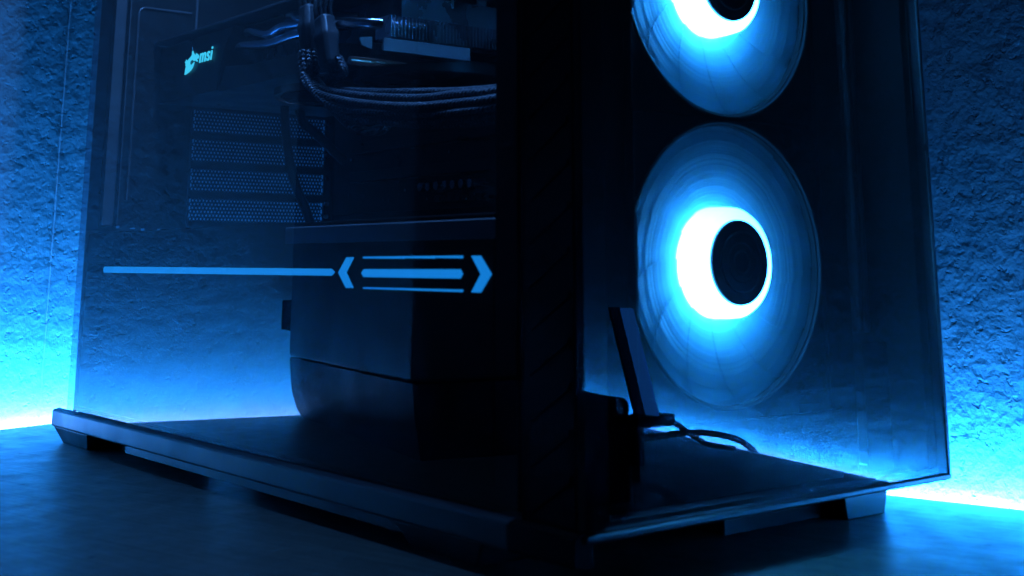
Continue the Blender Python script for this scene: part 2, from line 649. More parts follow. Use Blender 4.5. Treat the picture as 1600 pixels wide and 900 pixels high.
# LED strips stuck behind the rear edges of the desk top
def led_strip(origin, d, n, gap, z, length, strength, whiten, label, up_facing):
    """tape and an added whitening row as meshes; a long rectangular lamp lies on each and gives its light"""
    root = thing('led_strip', label, 'light strip', origin)
    def bar(off, w, z0, h, name, col, power, direction):
        a = origin + n * off
        b = a + d * length
        c, e = b + n * w, a + n * w
        mb = MB()
        mb.prism([(a.x, a.y), (b.x, b.y), (c.x, c.y), (e.x, e.y)], 'z', z0, z0 + h)
        mb.build(name, mat('lit_' + name, (0.8, 0.8, 0.8), 0.4, emit=col, estr=4.0), root)
        L = bpy.data.lights.new(name + '_lamp', 'AREA')
        L.shape = 'RECTANGLE'
        L.size = length
        L.size_y = max(w, h)
        L.color = col
        L.energy = power * length * max(w, h)
        o = bpy.data.objects.new(name + '_lamp', L)
        S.collection.objects.link(o)
        zdir = -direction.normalized()
        xdir = d.normalized()
        ydir = zdir.cross(xdir)
        M = Matrix((xdir, ydir, zdir)).transposed().to_4x4()
        M.translation = origin + d * (length / 2) + n * (off + w / 2) + Vector((0, 0, z0 + h / 2)) + direction.normalized() * (max(w, h) * 0.5 + 0.0006)
        o.matrix_world = M
    Z = Vector((0, 0, 1))
    if up_facing:
        bar(0.0015, 0.010, z, 0.002, 'tape', LED_BLUE, strength * 3.14, Z * 1.5 + n)
    else:
        bar(0.0015, 0.002, z, 0.010, 'tape', LED_BLUE, strength * 3.14, n + Z * 0.10)
    bar(gap * 0.74, 0.0012, -0.0105, 0.0050, 'whitening_row', BASE_WHITE, whiten * 3.14, (Z * 0.9 if up_facing else Z * 0.5) + n)  # added pale row that whitens the glow low on the wall
    return root
led_strip(A0 - dA * 0.29, dA, nA, GAP_A, -0.0060, 0.79, WALL_STRIP_A, WHITEN_A,
          'glowing blue light strip hidden along the desk edge left of the computer', True)
led_strip(KB + dB * 0.002, dB, nB, GAP_B, -0.0125, 1.30, WALL_STRIP_B, WHITEN_B,
          'glowing blue light strip hidden along the desk edge right of the computer', False)

# ------------------------------------------------------------------ the computer case
T = 0.45           # height of the case
case = thing('computer_case', 'black tower computer case with glass side and glass front standing on the desk', 'computer case', (0.107, 0.25, 0.0))

MB().box(0.002, 0.2115, 0.030, 0.486, 0.0158, 0.0180).build('bottom_panel', M_steel, case)
MB().box(0.0, 0.2135, 0.006, 0.486, T, T + 0.006).build('top_panel', M_steel, case)
MB().box(0.2120, 0.2132, 0.036, 0.486, 0.0185, T - 0.0005).build('right_panel', M_steel, case)

# left bottom rim: chamfered ledge, tall satin face, recessed skirt below
prof = [(0.0042, 0.0190), (-0.0008, 0.0204), (-0.0042, 0.0196), (-0.0048, 0.0186), (-0.0048, 0.0104), (-0.0042, 0.0096), (0.0042, 0.0096)]
MB().prism(prof, 'y', 0.0362, 0.4965).build('side_rim', M_siderim, case, bevel=0.0004)
MB().prism(prof, 'y', 0.0006, 0.0358).build('dark_rim_end', M_black, case, bevel=0.0004)  # same rim profile in black: the near corner's shade put into colour
MB().prism([(0.0035, 0.0092), (-0.0022, 0.0092), (-0.0022, 0.0052), (0.0035, 0.0040)], 'y', 0.070, 0.384).build('skirt', M_siderim, case, bevel=0.0003)
# front lip under the front glass
MB().prism([(0.0300, 0.0192), (-0.0006, 0.0192), (-0.0006, 0.0174), (0.0010, 0.0166), (0.0300, 0.0166)], 'x', 0.0, 0.2138).build('front_lip', M_lip, case, bevel=0.0003)

# feet: a tapered plastic cap and a dark block standing in for the shaded hollow beside it
def foot(x0, x1, y0, y1, sx, infill):
    mb = MB()
    tx, ty = 0.0035, 0.008
    zt, zb = (0.0095 if sx < 0 else 0.0157), 0.0
    top = [(x0, y0), (x1, y0), (x1, y1), (x0, y1)]
    bot = [(x0 + 0.004, y0 + (ty if sx < 0 else 0.001)), (x1 - tx, y0 + (ty if sx < 0 else 0.001)), (x1 - tx, y1 - ty), (x0 + 0.004, y1 - ty)]
    vs = [(x, y, zt) for x, y in top] + [(x, y, zb) for x, y in bot]
    mb.add(vs, [(0, 1, 2, 3), (7, 6, 5, 4), (0, 4, 5, 1), (1, 5, 6, 2), (2, 6, 7, 3), (3, 7, 4, 0)])
    f = mb.build('foot', M_foot, case, bevel=0.0005)
    MB().box(*infill, 0.0003, 0.0157).build('hollow_infill', M_infill, f)  # dark infill in place of the shade inside the foot
foot(-0.0040, 0.050, 0.438, 0.4945, -1, (0.016, 0.049, 0.380, 0.4375))
foot(-0.0040, 0.050, 0.052, 0.110, -1, (0.016, 0.049, 0.1105, 0.165))
foot(0.1745, 0.2085, 0.0280, 0.085, 1, (0.112, 0.1740, 0.040, 0.085))
foot(0.1745, 0.2085, 0.420, 0.478, 1, (0.120, 0.1742, 0.422, 0.470))

# front module: columns beside the fans, cross bars, inner flanges
MB().box(0.0010, 0.0150, 0.0055, 0.0352, 0.0192, T - 0.001).build('front_column', M_black, case, bevel=0.0006)
MB().box(0.2065, 0.2125, 0.0055, 0.0352, 0.0192, T - 0.001).build('front_column', M_black, case, bevel=0.0006)
MB().tube([(0.1945, 0.0315, 0.078), (0.1945, 0.0315, T - 0.002)], 0.0040, 20).build('side_rail', M_rim, case, smooth=True)
MB().tube([(0.2012, 0.0300, 0.078), (0.2012, 0.0300, T - 0.002)], 0.0016, 14).build('side_rail', M_rim, case, smooth=True)
MB().box(0.0440, 0.0452, 0.0190, 0.0234, 0.03, T - 0.002).build('side_flange', M_steel, case)
MB().box(0.0155, 0.0455, 0.0236, 0.0248, 0.0190, T - 0.002).build('front_bracket', M_black, case)
MB().box(0.1705, 0.1880, 0.0284, 0.0292, 0.0190, T - 0.002).build('front_bracket', M_black, case)
MB().box(0.1882, 0.2063, 0.0236, 0.0248, 0.0190, 0.0740).build('front_bracket', M_black, case)  # added sill, covers a gap where light leaked through
MB().box(0.0457, 0.1703, 0.0236, 0.0248, 0.0190, 0.0470).build('front_bracket', M_black, case)
# vent slats in the left side of the front module
for i in range(26):
    z = 0.035 + i * 0.0155
    MB().prism([(0.0085, z), (0.0300, z - 0.0125), (0.0300, z - 0.0105), (0.0085, z + 0.002)], 'x', 0.0007, 0.0012).build('vent_slat', M_black, case)

# glass panels
fg = MB().box(0.0, 0.2116, 0.0, 0.0040, 0.0196, T).build('front_glass', M_frontglass, case, bevel=0.0004)
MB().box(0.0006, 0.0150, 0.0042, 0.0046, 0.0200, T - 0.001).build('glass_border', M_paint, fg)
MB().box(0.2100, 0.2115, 0.0042, 0.0046, 0.0200, T - 0.001).build('glass_border', M_paint, fg)
MB().box(0.0152, 0.2098, 0.0042, 0.0046, 0.0200, 0.0218).build('glass_border', M_paint, fg)
MB().box(0.2118, 0.2138, -0.0006, 0.0052, 0.0193, T).build('front_bezel', M_lip, case, bevel=0.0003)
sg = MB().box(0.0, 0.0040, 0.0362, 0.4850, 0.0202, T).build('side_glass', M_sideglass, case, bevel=0.0004)
MB().box(0.0042, 0.0046, 0.0366, 0.0546, 0.0215, T - 0.001).build('glass_border', M_paint, sg)
MB().box(0.0042, 0.0046, 0.4660, 0.4846, 0.1300, T - 0.001).build('glass_border', M_paint, sg)
MB().box(0.0042, 0.0046, 0.0548, 0.4846, 0.0204, 0.0222).build('glass_border', M_paint, sg)

# rear panel with openings: slot field, clip slits, screw hole
ROWS = [(0.2136 - 0.0203 * k - 0.0150, 0.2136 - 0.0203 * k) for k in range(4)]
holes = [(0.0742, 0.1790, a, b) for a, b in ROWS]
holes += [(0.0235, 0.0370, 0.1272, 0.1284), (0.0352, 0.0385, 0.1270, 0.1290), (0.0240, 0.0268, 0.1318, 0.1334), (0.0335, 0.0372, 0.1315, 0.1322),
          (0.0412, 0.0438, 0.1292, 0.1320), (0.0520, 0.0640, 0.1262, 0.1278), (0.0525, 0.0550, 0.1312, 0.1318), (0.0612, 0.0640, 0.1306, 0.1312)]
mb = MB()
plate_with_holes(mb, [0.0045, 0.2110], [0.0185, T - 0.0005], holes, 0.4850, 0.4862)
rp = mb.build('rear_panel', M_steel, case)
# honeycomb slot covers: hexagonal cells with a hole each
def slot_cover(z0, z1):
    mb = MB()
    pitch = 0.0026
    rh = 0.00084
    ro = pitch / math.sqrt(3)
    x0, x1 = 0.0745, 0.1787
    rows = int((z1 - z0) / (pitch * math.sqrt(3) / 2))
    dz = (z1 - z0) / rows
    for j in range(rows):
        nx = int((x1 - x0) / pitch)
        for i in range(nx):
            cx = x0 + pitch * (i + 0.5 + (0.5 if j % 2 else 0))
            cz = z0 + dz * (j + 0.5)
            if cx + pitch / 2 > x1 + 0.0002:
                continue
            vs, fs = [], []
            for y in (0.4852, 0.4860):
                for k in range(6):
                    a = math.pi / 6 + k * math.pi / 3
                    vs.append((cx + ro * math.cos(a), y, cz + ro * math.sin(a) * dz / (pitch * math.sqrt(3) / 2)))
                for k in range(6):
                    a = math.pi / 6 + k * math.pi / 3
                    vs.append((cx + rh * math.cos(a), y, cz + rh * math.sin(a)))
            for k in range(6):
                l = (k + 1) % 6
                fs.append((k, l, l + 6, k + 6))
                fs.append((12 + k, 18 + k, 18 + l, 12 + l))
                fs.append((k + 6, l + 6, l + 18, k + 18))
            mb.add(vs, fs)
    return mb.build('slot_cover', M_steel, rp)
for a, b in ROWS:
    slot_cover(a, b)
# pressed ribs and vertical rails on the rear panel
mb = MB()
mb.box(0.0120, 0.0195, 0.4790, 0.4848, 0.1330, T - 0.002)
mb.build('rear_rail', M_rim, rp, bevel=0.0006)
mb = MB()
mb.box(0.0222, 0.0232, 0.4800, 0.4848, 0.1330, T - 0.002)
mb.build('rear_rail', M_rim, rp, bevel=0.0003)
rr = []
for cx, cz, a0 in ((0.0680, 0.2790, 90), (0.0345, 0.2710, 90)):
    pass
pts = [(0.0300, 0.4842, 0.150), (0.0300, 0.4842, 0.200), (0.0300, 0.4842, 0.266)]
for k in range(7):
    a = math.pi - k * math.pi / 12
    pts.append((0.0350 + 0.005 * math.cos(a), 0.4842, 0.2755 + 0.005 * math.sin(a)))
pts += [(0.060, 0.4842, 0.2805), (0.068, 0.4842, 0.2805)]
MB().tube(pts, 0.0009, 8).build('pressed_rib', M_rim, rp, smooth=True)
MB().tube([(0.0720, 0.4842, 0.262), (0.0720, 0.4842, 0.35)], 0.0011, 8).build('pressed_rib', M_rim, rp, smooth=True)
MB().tube([(0.0728, 0.4842, 0.130), (0.0728, 0.4842, 0.216)], 0.0008, 8).build('pressed_rib', M_rim, rp, smooth=True)
for x, z in ((0.026, 0.245), (0.1815, 0.2105), (0.1815, 0.1875), (0.1815, 0.1705), (0.1815, 0.1520), (0.1815, 0.1430), (0.0800, 0.3)):
    MB().lathe([(0.0, -0.0012), (0.0016, -0.0012), (0.0018, 0.0), (0.0, 0.0)], x, 0.4848, z, 14).build('screw', M_alu, rp, smooth=True)

# motherboard tray and power supply shroud
MB().box(0.1862, 0.1875, 0.056, 0.4845, 0.1290, T - 0.0006).build('board_tray', M_steel, case)
sh = MB().box(0.0062, 0.1850, 0.0580, 0.4845, 0.0185, 0.1282).build('power_supply_shroud', M_black, case, bevel=0.0008)
MB().prism([(0.0061, 0.1183), (0.0058, 0.1184), (0.0058, 0.1258), (0.0061, 0.1260)], 'y', 0.0572, 0.2235).build('shroud_trim', M_trim, sh)

# light bars and chevrons let into the shroud, just behind the glass
def light_shape(poly, name):
    return MB().prism(poly, 'x', 0.00505, 0.0064).build(name, M_bar, sh)
light_shape([(0.4530, 0.1060), (0.4530, 0.1050), (0.4516, 0.1036), (0.1792, 0.1034), (0.1764, 0.1050), (0.1794, 0.1065), (0.4516, 0.1073)], 'light_bar')
light_shape([(0.1651, 0.1116), (0.1602, 0.1116), (0.1664, 0.1049), (0.1600, 0.0982), (0.1649, 0.0981), (0.1719, 0.1048)], 'light_chevron')
light_shape([(0.1503, 0.1064), (0.0798, 0.1065), (0.0781, 0.1047), (0.0798, 0.1029), (0.1503, 0.1030), (0.1523, 0.1047)], 'light_bar')
for a, b in ((0.1511, 0.1196), (0.1190, 0.0972), (0.0966, 0.0782)):
    light_shape([(a, 0.1118), (b, 0.1118), (b, 0.1108), (a, 0.1110)], 'light_line')
light_shape([(0.1505, 0.0986), (0.0780, 0.0986), (0.0780, 0.0977), (0.1505, 0.0980)], 'light_line')
light_shape([(0.0714, 0.1117), (0.0664, 0.1117), (0.0594, 0.1047), (0.0662, 0.0977), (0.0712, 0.0977), (0.0652, 0.1047)], 'light_chevron')

# ------------------------------------------------------------------ fans behind the front glass
FY = 0.0280
def make_fan(cz, label):
    c = (0.1095, FY, cz)
    root = thing('case_fan', label, 'fan', c, 'glowing fans behind the front glass')
    cx, cy_, _ = c
    # square frame with a round bore
    mb = MB()
    seg = 96
    h, R = 0.0595, 0.0582
    ring_o, ring_i = [], []
    for k in range(seg):
        a = 2 * math.pi * (k + 0.5) / seg
        q = h / max(abs(math.cos(a)), abs(math.sin(a)))
        ring_o.append((q * math.cos(a), q * math.sin(a)))
        ring_i.append((R * math.cos(a), R * math.sin(a)))
    vs = []
    for y in (0.0015, 0.0265):
        vs += [(cx + x, cy_ + y, cz + z) for x, z in ring_o] + [(cx + x, cy_ + y, cz + z) for x, z in ring_i]
    fs = []
    for k in range(seg):
        l = (k + 1) % seg
        fs += [(k, l, seg + l, seg + k), (2 * seg + k, 3 * seg + k, 3 * seg + l, 2 * seg + l),
               (k, 2 * seg + k, 2 * seg + l, l), (seg + k, seg + l, 3 * seg + l, 3 * seg + k)]
    mb.add(vs, fs)
    mb.build('fan_frame', M_black, root)
    # grey sleeve lining the bore, thin polished lip round its edge
    MB().lathe([(0.0581, 0.0018), (0.0575, 0.0018), (0.0575, 0.0260), (0.0581, 0.0260)], cx, cy_, cz, 96).build('bore_sleeve', M_sleeve_grey, root, smooth=True)
    MB().lathe([(0.0578, 0.0014), (0.0583, 0.0004), (0.0590, 0.0002), (0.0594, 0.0014)], cx, cy_, cz, 96).build('bore_lip', M_sleeve_grey, root, smooth=True)
    # lit hub and its black cap
    hub = MB().lathe([(0.0, -0.0030), (0.0195, -0.0030), (0.0215, -0.0024), (0.0226, -0.0006), (0.0230, 0.0040), (0.0232, 0.0165), (0.0, 0.0165)], cx, cy_, cz, 72, closed=False).build('hub', M_hubglow, root, smooth=True)
    cap = MB().lathe([(0.0, -0.0046), (0.0162, -0.0046), (0.0174, -0.0040), (0.0176, -0.0028), (0.0, -0.0028)], cx, cy_, cz, 64, closed=False).build('hub_cap', M_paint, hub, smooth=True)
    for rr_ in (0.0042, 0.0075, 0.0120):
        MB().lathe([(rr_, -0.0047), (rr_ + 0.0004, -0.0051), (rr_ + 0.0008, -0.0047)], cx, cy_, cz, 40).build('cap_ring', M_shroud, hub, smooth=True)
    # blades: wide, pitched and overlapping, at rest
    n = 13
    nr, nc = 12, 14
    proto = None
    for b in range(n):
        if proto is None:
            mb = MB()
            for side in (0, 1):
                for i in range(nr + 1):
                    u = i / nr
                    r = 0.0228 + (0.0578 - 0.0228) * u
                    for j in range(nc + 1):
                        s_ = j / nc
                        span = math.radians(64)
                        a = span * s_ + math.radians(16) * u * u
                        y = 0.0045 + 0.0016 * s_ + 0.0055 * (1 - u) ** 2 + 0.0002 * math.sin(math.pi * s_) * u + 0.0005 * side
                        mb.v.append((r * math.cos(a), y, r * math.sin(a)))
            st = (nr + 1) * (nc + 1)
            idx = lambda i, j, sd: sd * st + i * (nc + 1) + j
            for i in range(nr):
                for j in range(nc):
                    mb.f.append((idx(i, j, 0), idx(i + 1, j, 0), idx(i + 1, j + 1, 0), idx(i, j + 1, 0)))
                    mb.f.append((idx(i, j, 1), idx(i, j + 1, 1), idx(i + 1, j + 1, 1), idx(i + 1, j, 1)))
            for i in range(nr):
                mb.f.append((idx(i, 0, 0), idx(i, 0, 1), idx(i + 1, 0, 1), idx(i + 1, 0, 0)))
                mb.f.append((idx(i, nc, 0), idx(i + 1, nc, 0), idx(i + 1, nc, 1), idx(i, nc, 1)))
            for j in range(nc):
                mb.f.append((idx(0, j, 0), idx(0, j + 1, 0), idx(0, j + 1, 1), idx(0, j, 1)))
                mb.f.append((idx(nr, j, 0), idx(nr, j, 1), idx(nr, j + 1, 1), idx(nr, j + 1, 0)))
            proto = mb.build('blade', M_blade, root, smooth=True, loc=(0, 0, 0))
            o = proto
        else:
            o = proto.copy()
            S.collection.objects.link(o)
            o.parent = root
        o.rotation_euler = (0, b * 2 * math.pi / n + 0.3, 0)
    for k in range(4):
        a = math.radians(45 + 90 * k)
        MB().tube([(cx + 0.018 * math.cos(a), cy_ + 0.0235, cz + 0.018 * math.sin(a)), (cx + 0.0588 * math.cos(a), cy_ + 0.0235, cz + 0.0588 * math.sin(a))], 0.002, 8).build('strut', M_black, root)
    MB().lathe([(0.0, 0.0175), (0.022, 0.0175), (0.022, 0.0250), (0.0, 0.0250)], cx, cy_, cz, 48, closed=False).build('motor_mount', M_black, root)
    return root
make_fan(0.1092, 'lower glowing blue case fan, shown whole behind the front glass')
make_fan(0.2290, 'upper glowing blue case fan, cut off by the top of the picture')

# ------------------------------------------------------------------ motherboard
mbd = thing('motherboard', 'dark motherboard on the inner wall of the case, studded with small bright pins', 'motherboard', (0.1845, 0.33, 0.29))
MB().box(0.1835, 0.1855, 0.195, 0.4780, 0.1440, 0.4400).build('board', M_board, mbd)
rnd = random.Random(3)
def comp(y0, y1, z0, z1, h, material, name, bevel=0.0003):
    return MB().box(0.1835 - h, 0.1834, y0, y1, z0, z1).build(name, material, mbd, bevel=bevel)
for k in range(3):
    comp(0.250, 0.440, 0.1650 + k * 0.0203 * 1.0, 0.1720 + k * 0.0203, 0.010, M_chip, 'expansion_slot')
comp(0.225, 0.300, 0.195, 0.212, 0.006, M_shroud, 'chipset_heatsink', 0.001)
for k in range(8):
    y = 0.2840 + k * 0.0075
    comp(y, y + 0.0052, 0.1480, 0.1505 + 0.0015 * (k % 3), 0.006, M_connector, 'pin_header')
mb = MB()
for bank, (yy, zz, ny, nz) in enumerate(((0.2870, 0.1560, 6, 3), (0.3320, 0.1545, 8, 3), (0.3120, 0.1520, 5, 2), (0.3000, 0.1605, 4, 2), (0.2845, 0.1470, 2, 6), (0.2940, 0.1478, 3, 3))):
    for i in range(ny):
        for j in range(nz):
            y, z = yy + i * 0.0020, zz + j * 0.0021
            mb.box(0.1775, 0.1834, y - 0.0004, y + 0.0004, z - 0.0004, z + 0.0004)
mb.build('pin', M_pin, mbd, kind='stuff')
mb = MB()
for i in range(150):
    y, z = rnd.uniform(0.20, 0.47), rnd.uniform(0.147, 0.30)
    a, b = rnd.uniform(0.0006, 0.0018), rnd.uniform(0.0006, 0.0022)
    mb.box(0.1835 - rnd.uniform(0.0008, 0.003), 0.1834, y, y + a, z, z + b)
mb.build('small_component', M_pin, mbd, kind='stuff')
for i in range(26):
    y, z = rnd.uniform(0.20, 0.46), rnd.uniform(0.150, 0.42)
    comp(y, y + rnd.uniform(0.004, 0.012), z, z + rnd.uniform(0.004, 0.010), rnd.uniform(0.001, 0.003), M_chip, 'chip')
for i in range(7):
    MB().tube([(0.1835, 0.300 + i * 0.009, 0.158), (0.1745, 0.300 + i * 0.009, 0.158)], 0.0028, 12).build('capacitor', M_alu, mbd, smooth=True)

# cooler above the card: finned block with a bright clip, at the very top of the picture
clr = thing('processor_cooler', 'black finned processor cooler with bright metal clips above the graphics card', 'cooler', (0.13, 0.26, 0.31))
MB().box(0.075, 0.170, 0.222, 0.300, 0.2750, 0.40).build('cooler_block', M_shroud, clr, bevel=0.001)
mb = MB()
for i in range(34):
    mb.box(0.060 + i * 0.0033, 0.0608 + i * 0.0033, 0.205, 0.222, 0.2600, 0.39)
mb.build('cooling_fin', M_shroud, clr, kind='stuff')
MB().tube(spline([(0.045, 0.206, 0.262), (0.045, 0.206, 0.246), (0.050, 0.206, 0.2445), (0.053, 0.206, 0.262)], 8), 0.0007, 8).build('clip', M_alu, clr, smooth=True)
MB().tube(spline([(0.092, 0.206, 0.262), (0.0925, 0.206, 0.2435)], 8), 0.0007, 8).build('clip', M_alu, clr, smooth=True)
MB().box(0.1065, 0.1130, 0.203, 0.206, 0.2470, 0.2530).build('clip', M_alu, clr)

# ------------------------------------------------------------------ graphics card
gpu = thing('graphics_card', 'large black graphics card with glowing cyan dragon emblem and exposed silver heat pipes', 'graphics card', (0.11, 0.33, 0.2136))
GX = 0.0460
MB().box(GX - 0.004, 0.180, 0.190, 0.4830, 0.2555, 0.2572).build('backplate', M_rim, gpu, bevel=0.0003)
MB().box(GX + 0.008, 0.178, 0.194, 0.4825, 0.2525, 0.2540).build('circuit_board', M_board, gpu)
# shroud: solid rear part with the emblem, low lip along the rest
MB().prism([(0.3920, 0.2150), (0.4800, 0.2150), (0.4800, 0.2530), (0.3720, 0.2530), (0.3840, 0.2400)], 'x', GX, 0.176).build('shroud', M_shroud, gpu, bevel=0.0008)
MB().prism([(0.2080, 0.2150), (0.3915, 0.2150), (0.3835, 0.2290), (0.3500, 0.2262), (0.2500, 0.2255), (0.2080, 0.2200)], 'x', GX + 0.001, GX + 0.006).build('shroud', M_shroud, gpu, bevel=0.0006)
MB().box(GX + 0.001, 0.176, 0.206, 0.3910, 0.2140, 0.2160).build('fan_plate', M_shroud, gpu)
# heat sink body and heat pipes
mb = MB()
for i in range(74):
    y = 0.216 + i * 0.0021
    mb.box(GX + 0.020, 0.170, y, y + 0.0004, 0.2300, 0.2500)
mb.build('heat_sink_fin', M_alu, gpu, kind='stuff')
def pipe(yz, x=GX + 0.004, r=0.0030):
    pts = spline([(x + dx, y, z) for y, z, dx in yz], 10)
    MB().tube(pts, r, 14).build('heat_pipe', M_nickel, gpu, smooth=True)
pipe([(0.3900, 0.2395, 0.016), (0.3800, 0.2400, 0.004), (0.3680, 0.2405, 0.0), (0.3500, 0.2385, 0.0), (0.3300, 0.2372, 0.001), (0.3050, 0.2385, 0.002), (0.28, 0.2392, 0.006), (0.255, 0.2392, 0.016)])
pipe([(0.3820, 0.2470, 0.018), (0.3700, 0.2485, 0.004), (0.3570, 0.2485, 0.0), (0.3420, 0.2445, 0.0), (0.3300, 0.2432, 0.0), (0.3180, 0.2452, 0.0), (0.3000, 0.2448, 0.002), (0.28, 0.2440, 0.006), (0.26, 0.2440, 0.018)])
pipe([(0.3350, 0.2500, 0.018), (0.3180, 0.2508, 0.004), (0.3040, 0.2502, 0.0), (0.2960, 0.2470, 0.0), (0.2850, 0.2455, 0.004), (0.275, 0.2455, 0.018)])
MB().tube(spline([(GX + 0.012, 0.300, 0.2420), (GX - 0.001, 0.262, 0.2372), (GX - 0.004, 0.235, 0.2335), (GX - 0.004, 0.205, 0.2290), (GX + 0.006, 0.196, 0.2275), (GX + 0.02, 0.194, 0.2275)], 10), 0.0030, 14).build('heat_pipe', M_nickel, gpu, smooth=True)
# end of the card: fin edges over a grey end plate
for i in range(56):
    x = 0.0430 + i * 0.00215
    MB().box(x, x + 0.00050, 0.1905, 0.2050, 0.2206, 0.2318).build('end_fin', M_alu, gpu)
MB().prism([(0.0380, 0.2192), (0.0917, 0.2192), (0.0917, 0.2126), (0.0380, 0.2128)], 'y', 0.1890, 0.1902).build('end_plate', M_greyplate, gpu)
MB().prism([(0.0182 + 0.006, 0.2178), (0.0311, 0.2188), (0.0311, 0.2127), (0.0190 + 0.006, 0.2142)], 'y', 0.1890, 0.1902).build('end_plate', M_greyplate, gpu)
MB().tube(spline([(0.0200, 0.1915, 0.2062), (0.0300, 0.1915, 0.2064), (0.0420, 0.1915, 0.2068), (0.0535, 0.1915, 0.2078)], 8), lambda t: 0.0021 * (1 - 0.85 * t ** 4), 12).build('copper_pipe', M_copper, gpu, smooth=True)
# underside fans: copper-tinted rings with dark blades
def gpu_fan(cy_, ring_material):
    ring = MB().lathe([(0.0400, -0.004), (0.0425, -0.0048), (0.0440, -0.004), (0.0440, 0.001), (0.0400, 0.001)], 0.108, cy_, 0.2135, 64, axis='z').build('fan_ring', ring_material, gpu, smooth=True)
    mb = MB().lathe([(0.0, -0.003), (0.013, -0.003), (0.014, 0.0), (0.0, 0.0)], 0.108, cy_, 0.2125, 32, axis='z', closed=False)
    mb.build('fan_hub', M_shroud, ring, smooth=True)
    for k in range(11):
        a0 = 2 * math.pi * k / 11
        vs = []
        for i in range(5):
            r = 0.0135 + 0.0065 * i
            for j in range(4):
                a = a0 + 0.16 * j + 0.02 * i
                vs.append((0.108 + r * math.cos(a), cy_ + r * math.sin(a), 0.2130 - 0.0017 * j))
        n0 = len(vs)
        vs += [(x, y, z + 0.0006) for x, y, z in vs]
        fs = []
        for i in range(4):
            for j in range(3):
                q = (i * 4 + j, i * 4 + j + 1, (i + 1) * 4 + j + 1, (i + 1) * 4 + j)
                fs += [q, tuple(n0 + t for t in reversed(q))]
        MB().add(vs, fs).build('fan_blade', M_shroud, ring, smooth=True)
gpu_fan(0.248, M_shroud)
gpu_fan(0.340, M_copper)

# lit emblem: dragon badge and letters, facing the side glass
EX = GX - 0.0006
em = [(0.0, 0.0), (0.10, 0.02), (0.24, 0.075), (0.40, 0.16), (0.50, 0.26), (0.56, 0.38), (0.61, 0.52),
      (0.50, 0.44), (0.44, 0.41), (0.36, 0.42), (0.31, 0.48), (0.31, 0.56), (0.38, 0.63), (0.48, 0.64), (0.55, 0.60), (0.58, 0.56),
      (0.64, 0.60), (0.70, 0.55), (0.82, 0.50), (0.80, 0.58), (0.74, 0.63), (0.86, 0.64), (0.90, 0.72), (0.86, 0.80), (0.78, 0.86),
      (0.72, 0.90), (0.70, 0.84), (0.60, 0.86), (0.52, 0.95), (0.47, 1.06), (0.44, 0.95), (0.45, 0.86), (0.36, 0.78), (0.24, 0.70), (0.17, 0.62),
      (0.05, 0.70), (0.06, 0.62), (-0.02, 0.60), (0.06, 0.50), (0.02, 0.46), (0.08, 0.38), (0.04, 0.26), (0.03, 0.12)]
EY, EZ, EW, EH = 0.4385, 0.2298, 0.0225, 0.0142
poly = [(EY - u * EW, EZ + v * EH - 0.0008 * u) for u, v in em]
mb = MB()
mb.prism(poly, 'x', EX - 0.0006, EX)
badge = mb.build('emblem', M_emblem, gpu)
badge.data.polygons[0].use_smooth = False
def word(text, parent, y, z, size, material):
    cu = bpy.data.curves.new('letters', 'FONT')
    cu.body = text
    cu.size = size
    cu.shear = 0.22
    cu.extrude = 0.0003
    cu.offset = size * 0.006
    cu.space_character = 1.08
    to = bpy.data.objects.new('letters', cu)
    S.collection.objects.link(to)
    dg = bpy.context.evaluated_depsgraph_get()
    me = bpy.data.meshes.new_from_object(to.evaluated_get(dg))
    bpy.data.objects.remove(to)
    me.transform(Matrix(((0, 0, -1, EX - 0.0003), (-1, 0, 0, y), (0, 1, 0, z), (0, 0, 0, 1))))
    me.transform(Matrix.Translation(-gpu.location))
    me.materials.clear()
    me.materials.append(material)
    o = bpy.data.objects.new('letters', me)
    S.collection.objects.link(o)
    o.parent = parent
    return o
word('msi', gpu, 0.4180, 0.2352, 0.0128, M_emblem)

# ------------------------------------------------------------------ power cables
def power_cable(plug, label, offs, strands_top, path, r):
    root = thing('power_cable', label, 'cable', plug, 'sleeved power cables on the graphics card')
    return root
cab = thing('power_cable', 'thick bundle of braided black power cables drooping from the graphics card to the right', 'cable', (0.035, 0.262, 0.25))
def plug(y, z, dy, dz, L, w, parent):
    """connector body whose length runs down the card's side"""
    a = Vector((GX - 0.012, y, z))
    b = a + Vector((0.002, dy, dz)).normalized() * L
    mb = MB()
    t = (b - a).normalized()
    s_ = Vector((0, 1, 0)) - t * t.y
    s_.normalize()
    n_ = t.cross(s_)
    vs = []
    for p, k in ((a, 0.86), (a + t * L * 0.28, 0.88), (a + t * L * 0.36, 1.04), (a + t * L * 0.46, 1.04), (a + t * L * 0.56, 0.92), (b, 0.86)):
        for q, e in ((-1, -1), (1, -1), (1, 1), (-1, 1)):
            vs.append(p + s_ * (w * k * q) + n_ * (w * 0.8 * k * e))
    fs = [(3, 2, 1, 0), (20, 21, 22, 23)]
    for i in range(5):
        for k in range(4):
            l = (k + 1) % 4
            fs.append((i * 4 + k, i * 4 + l, i * 4 + 4 + l, i * 4 + 4 + k))
    mb.add(vs, fs)
    mb.build('connector', M_connector, parent, bevel=0.0022, smooth=True)
    return a, b
a1, b1 = plug(0.2595, 0.2465, -0.12, -1, 0.0310, 0.0056, cab)
a2, b2 = plug(0.2420, 0.2375, -0.28, -1, 0.0290, 0.0062, cab)
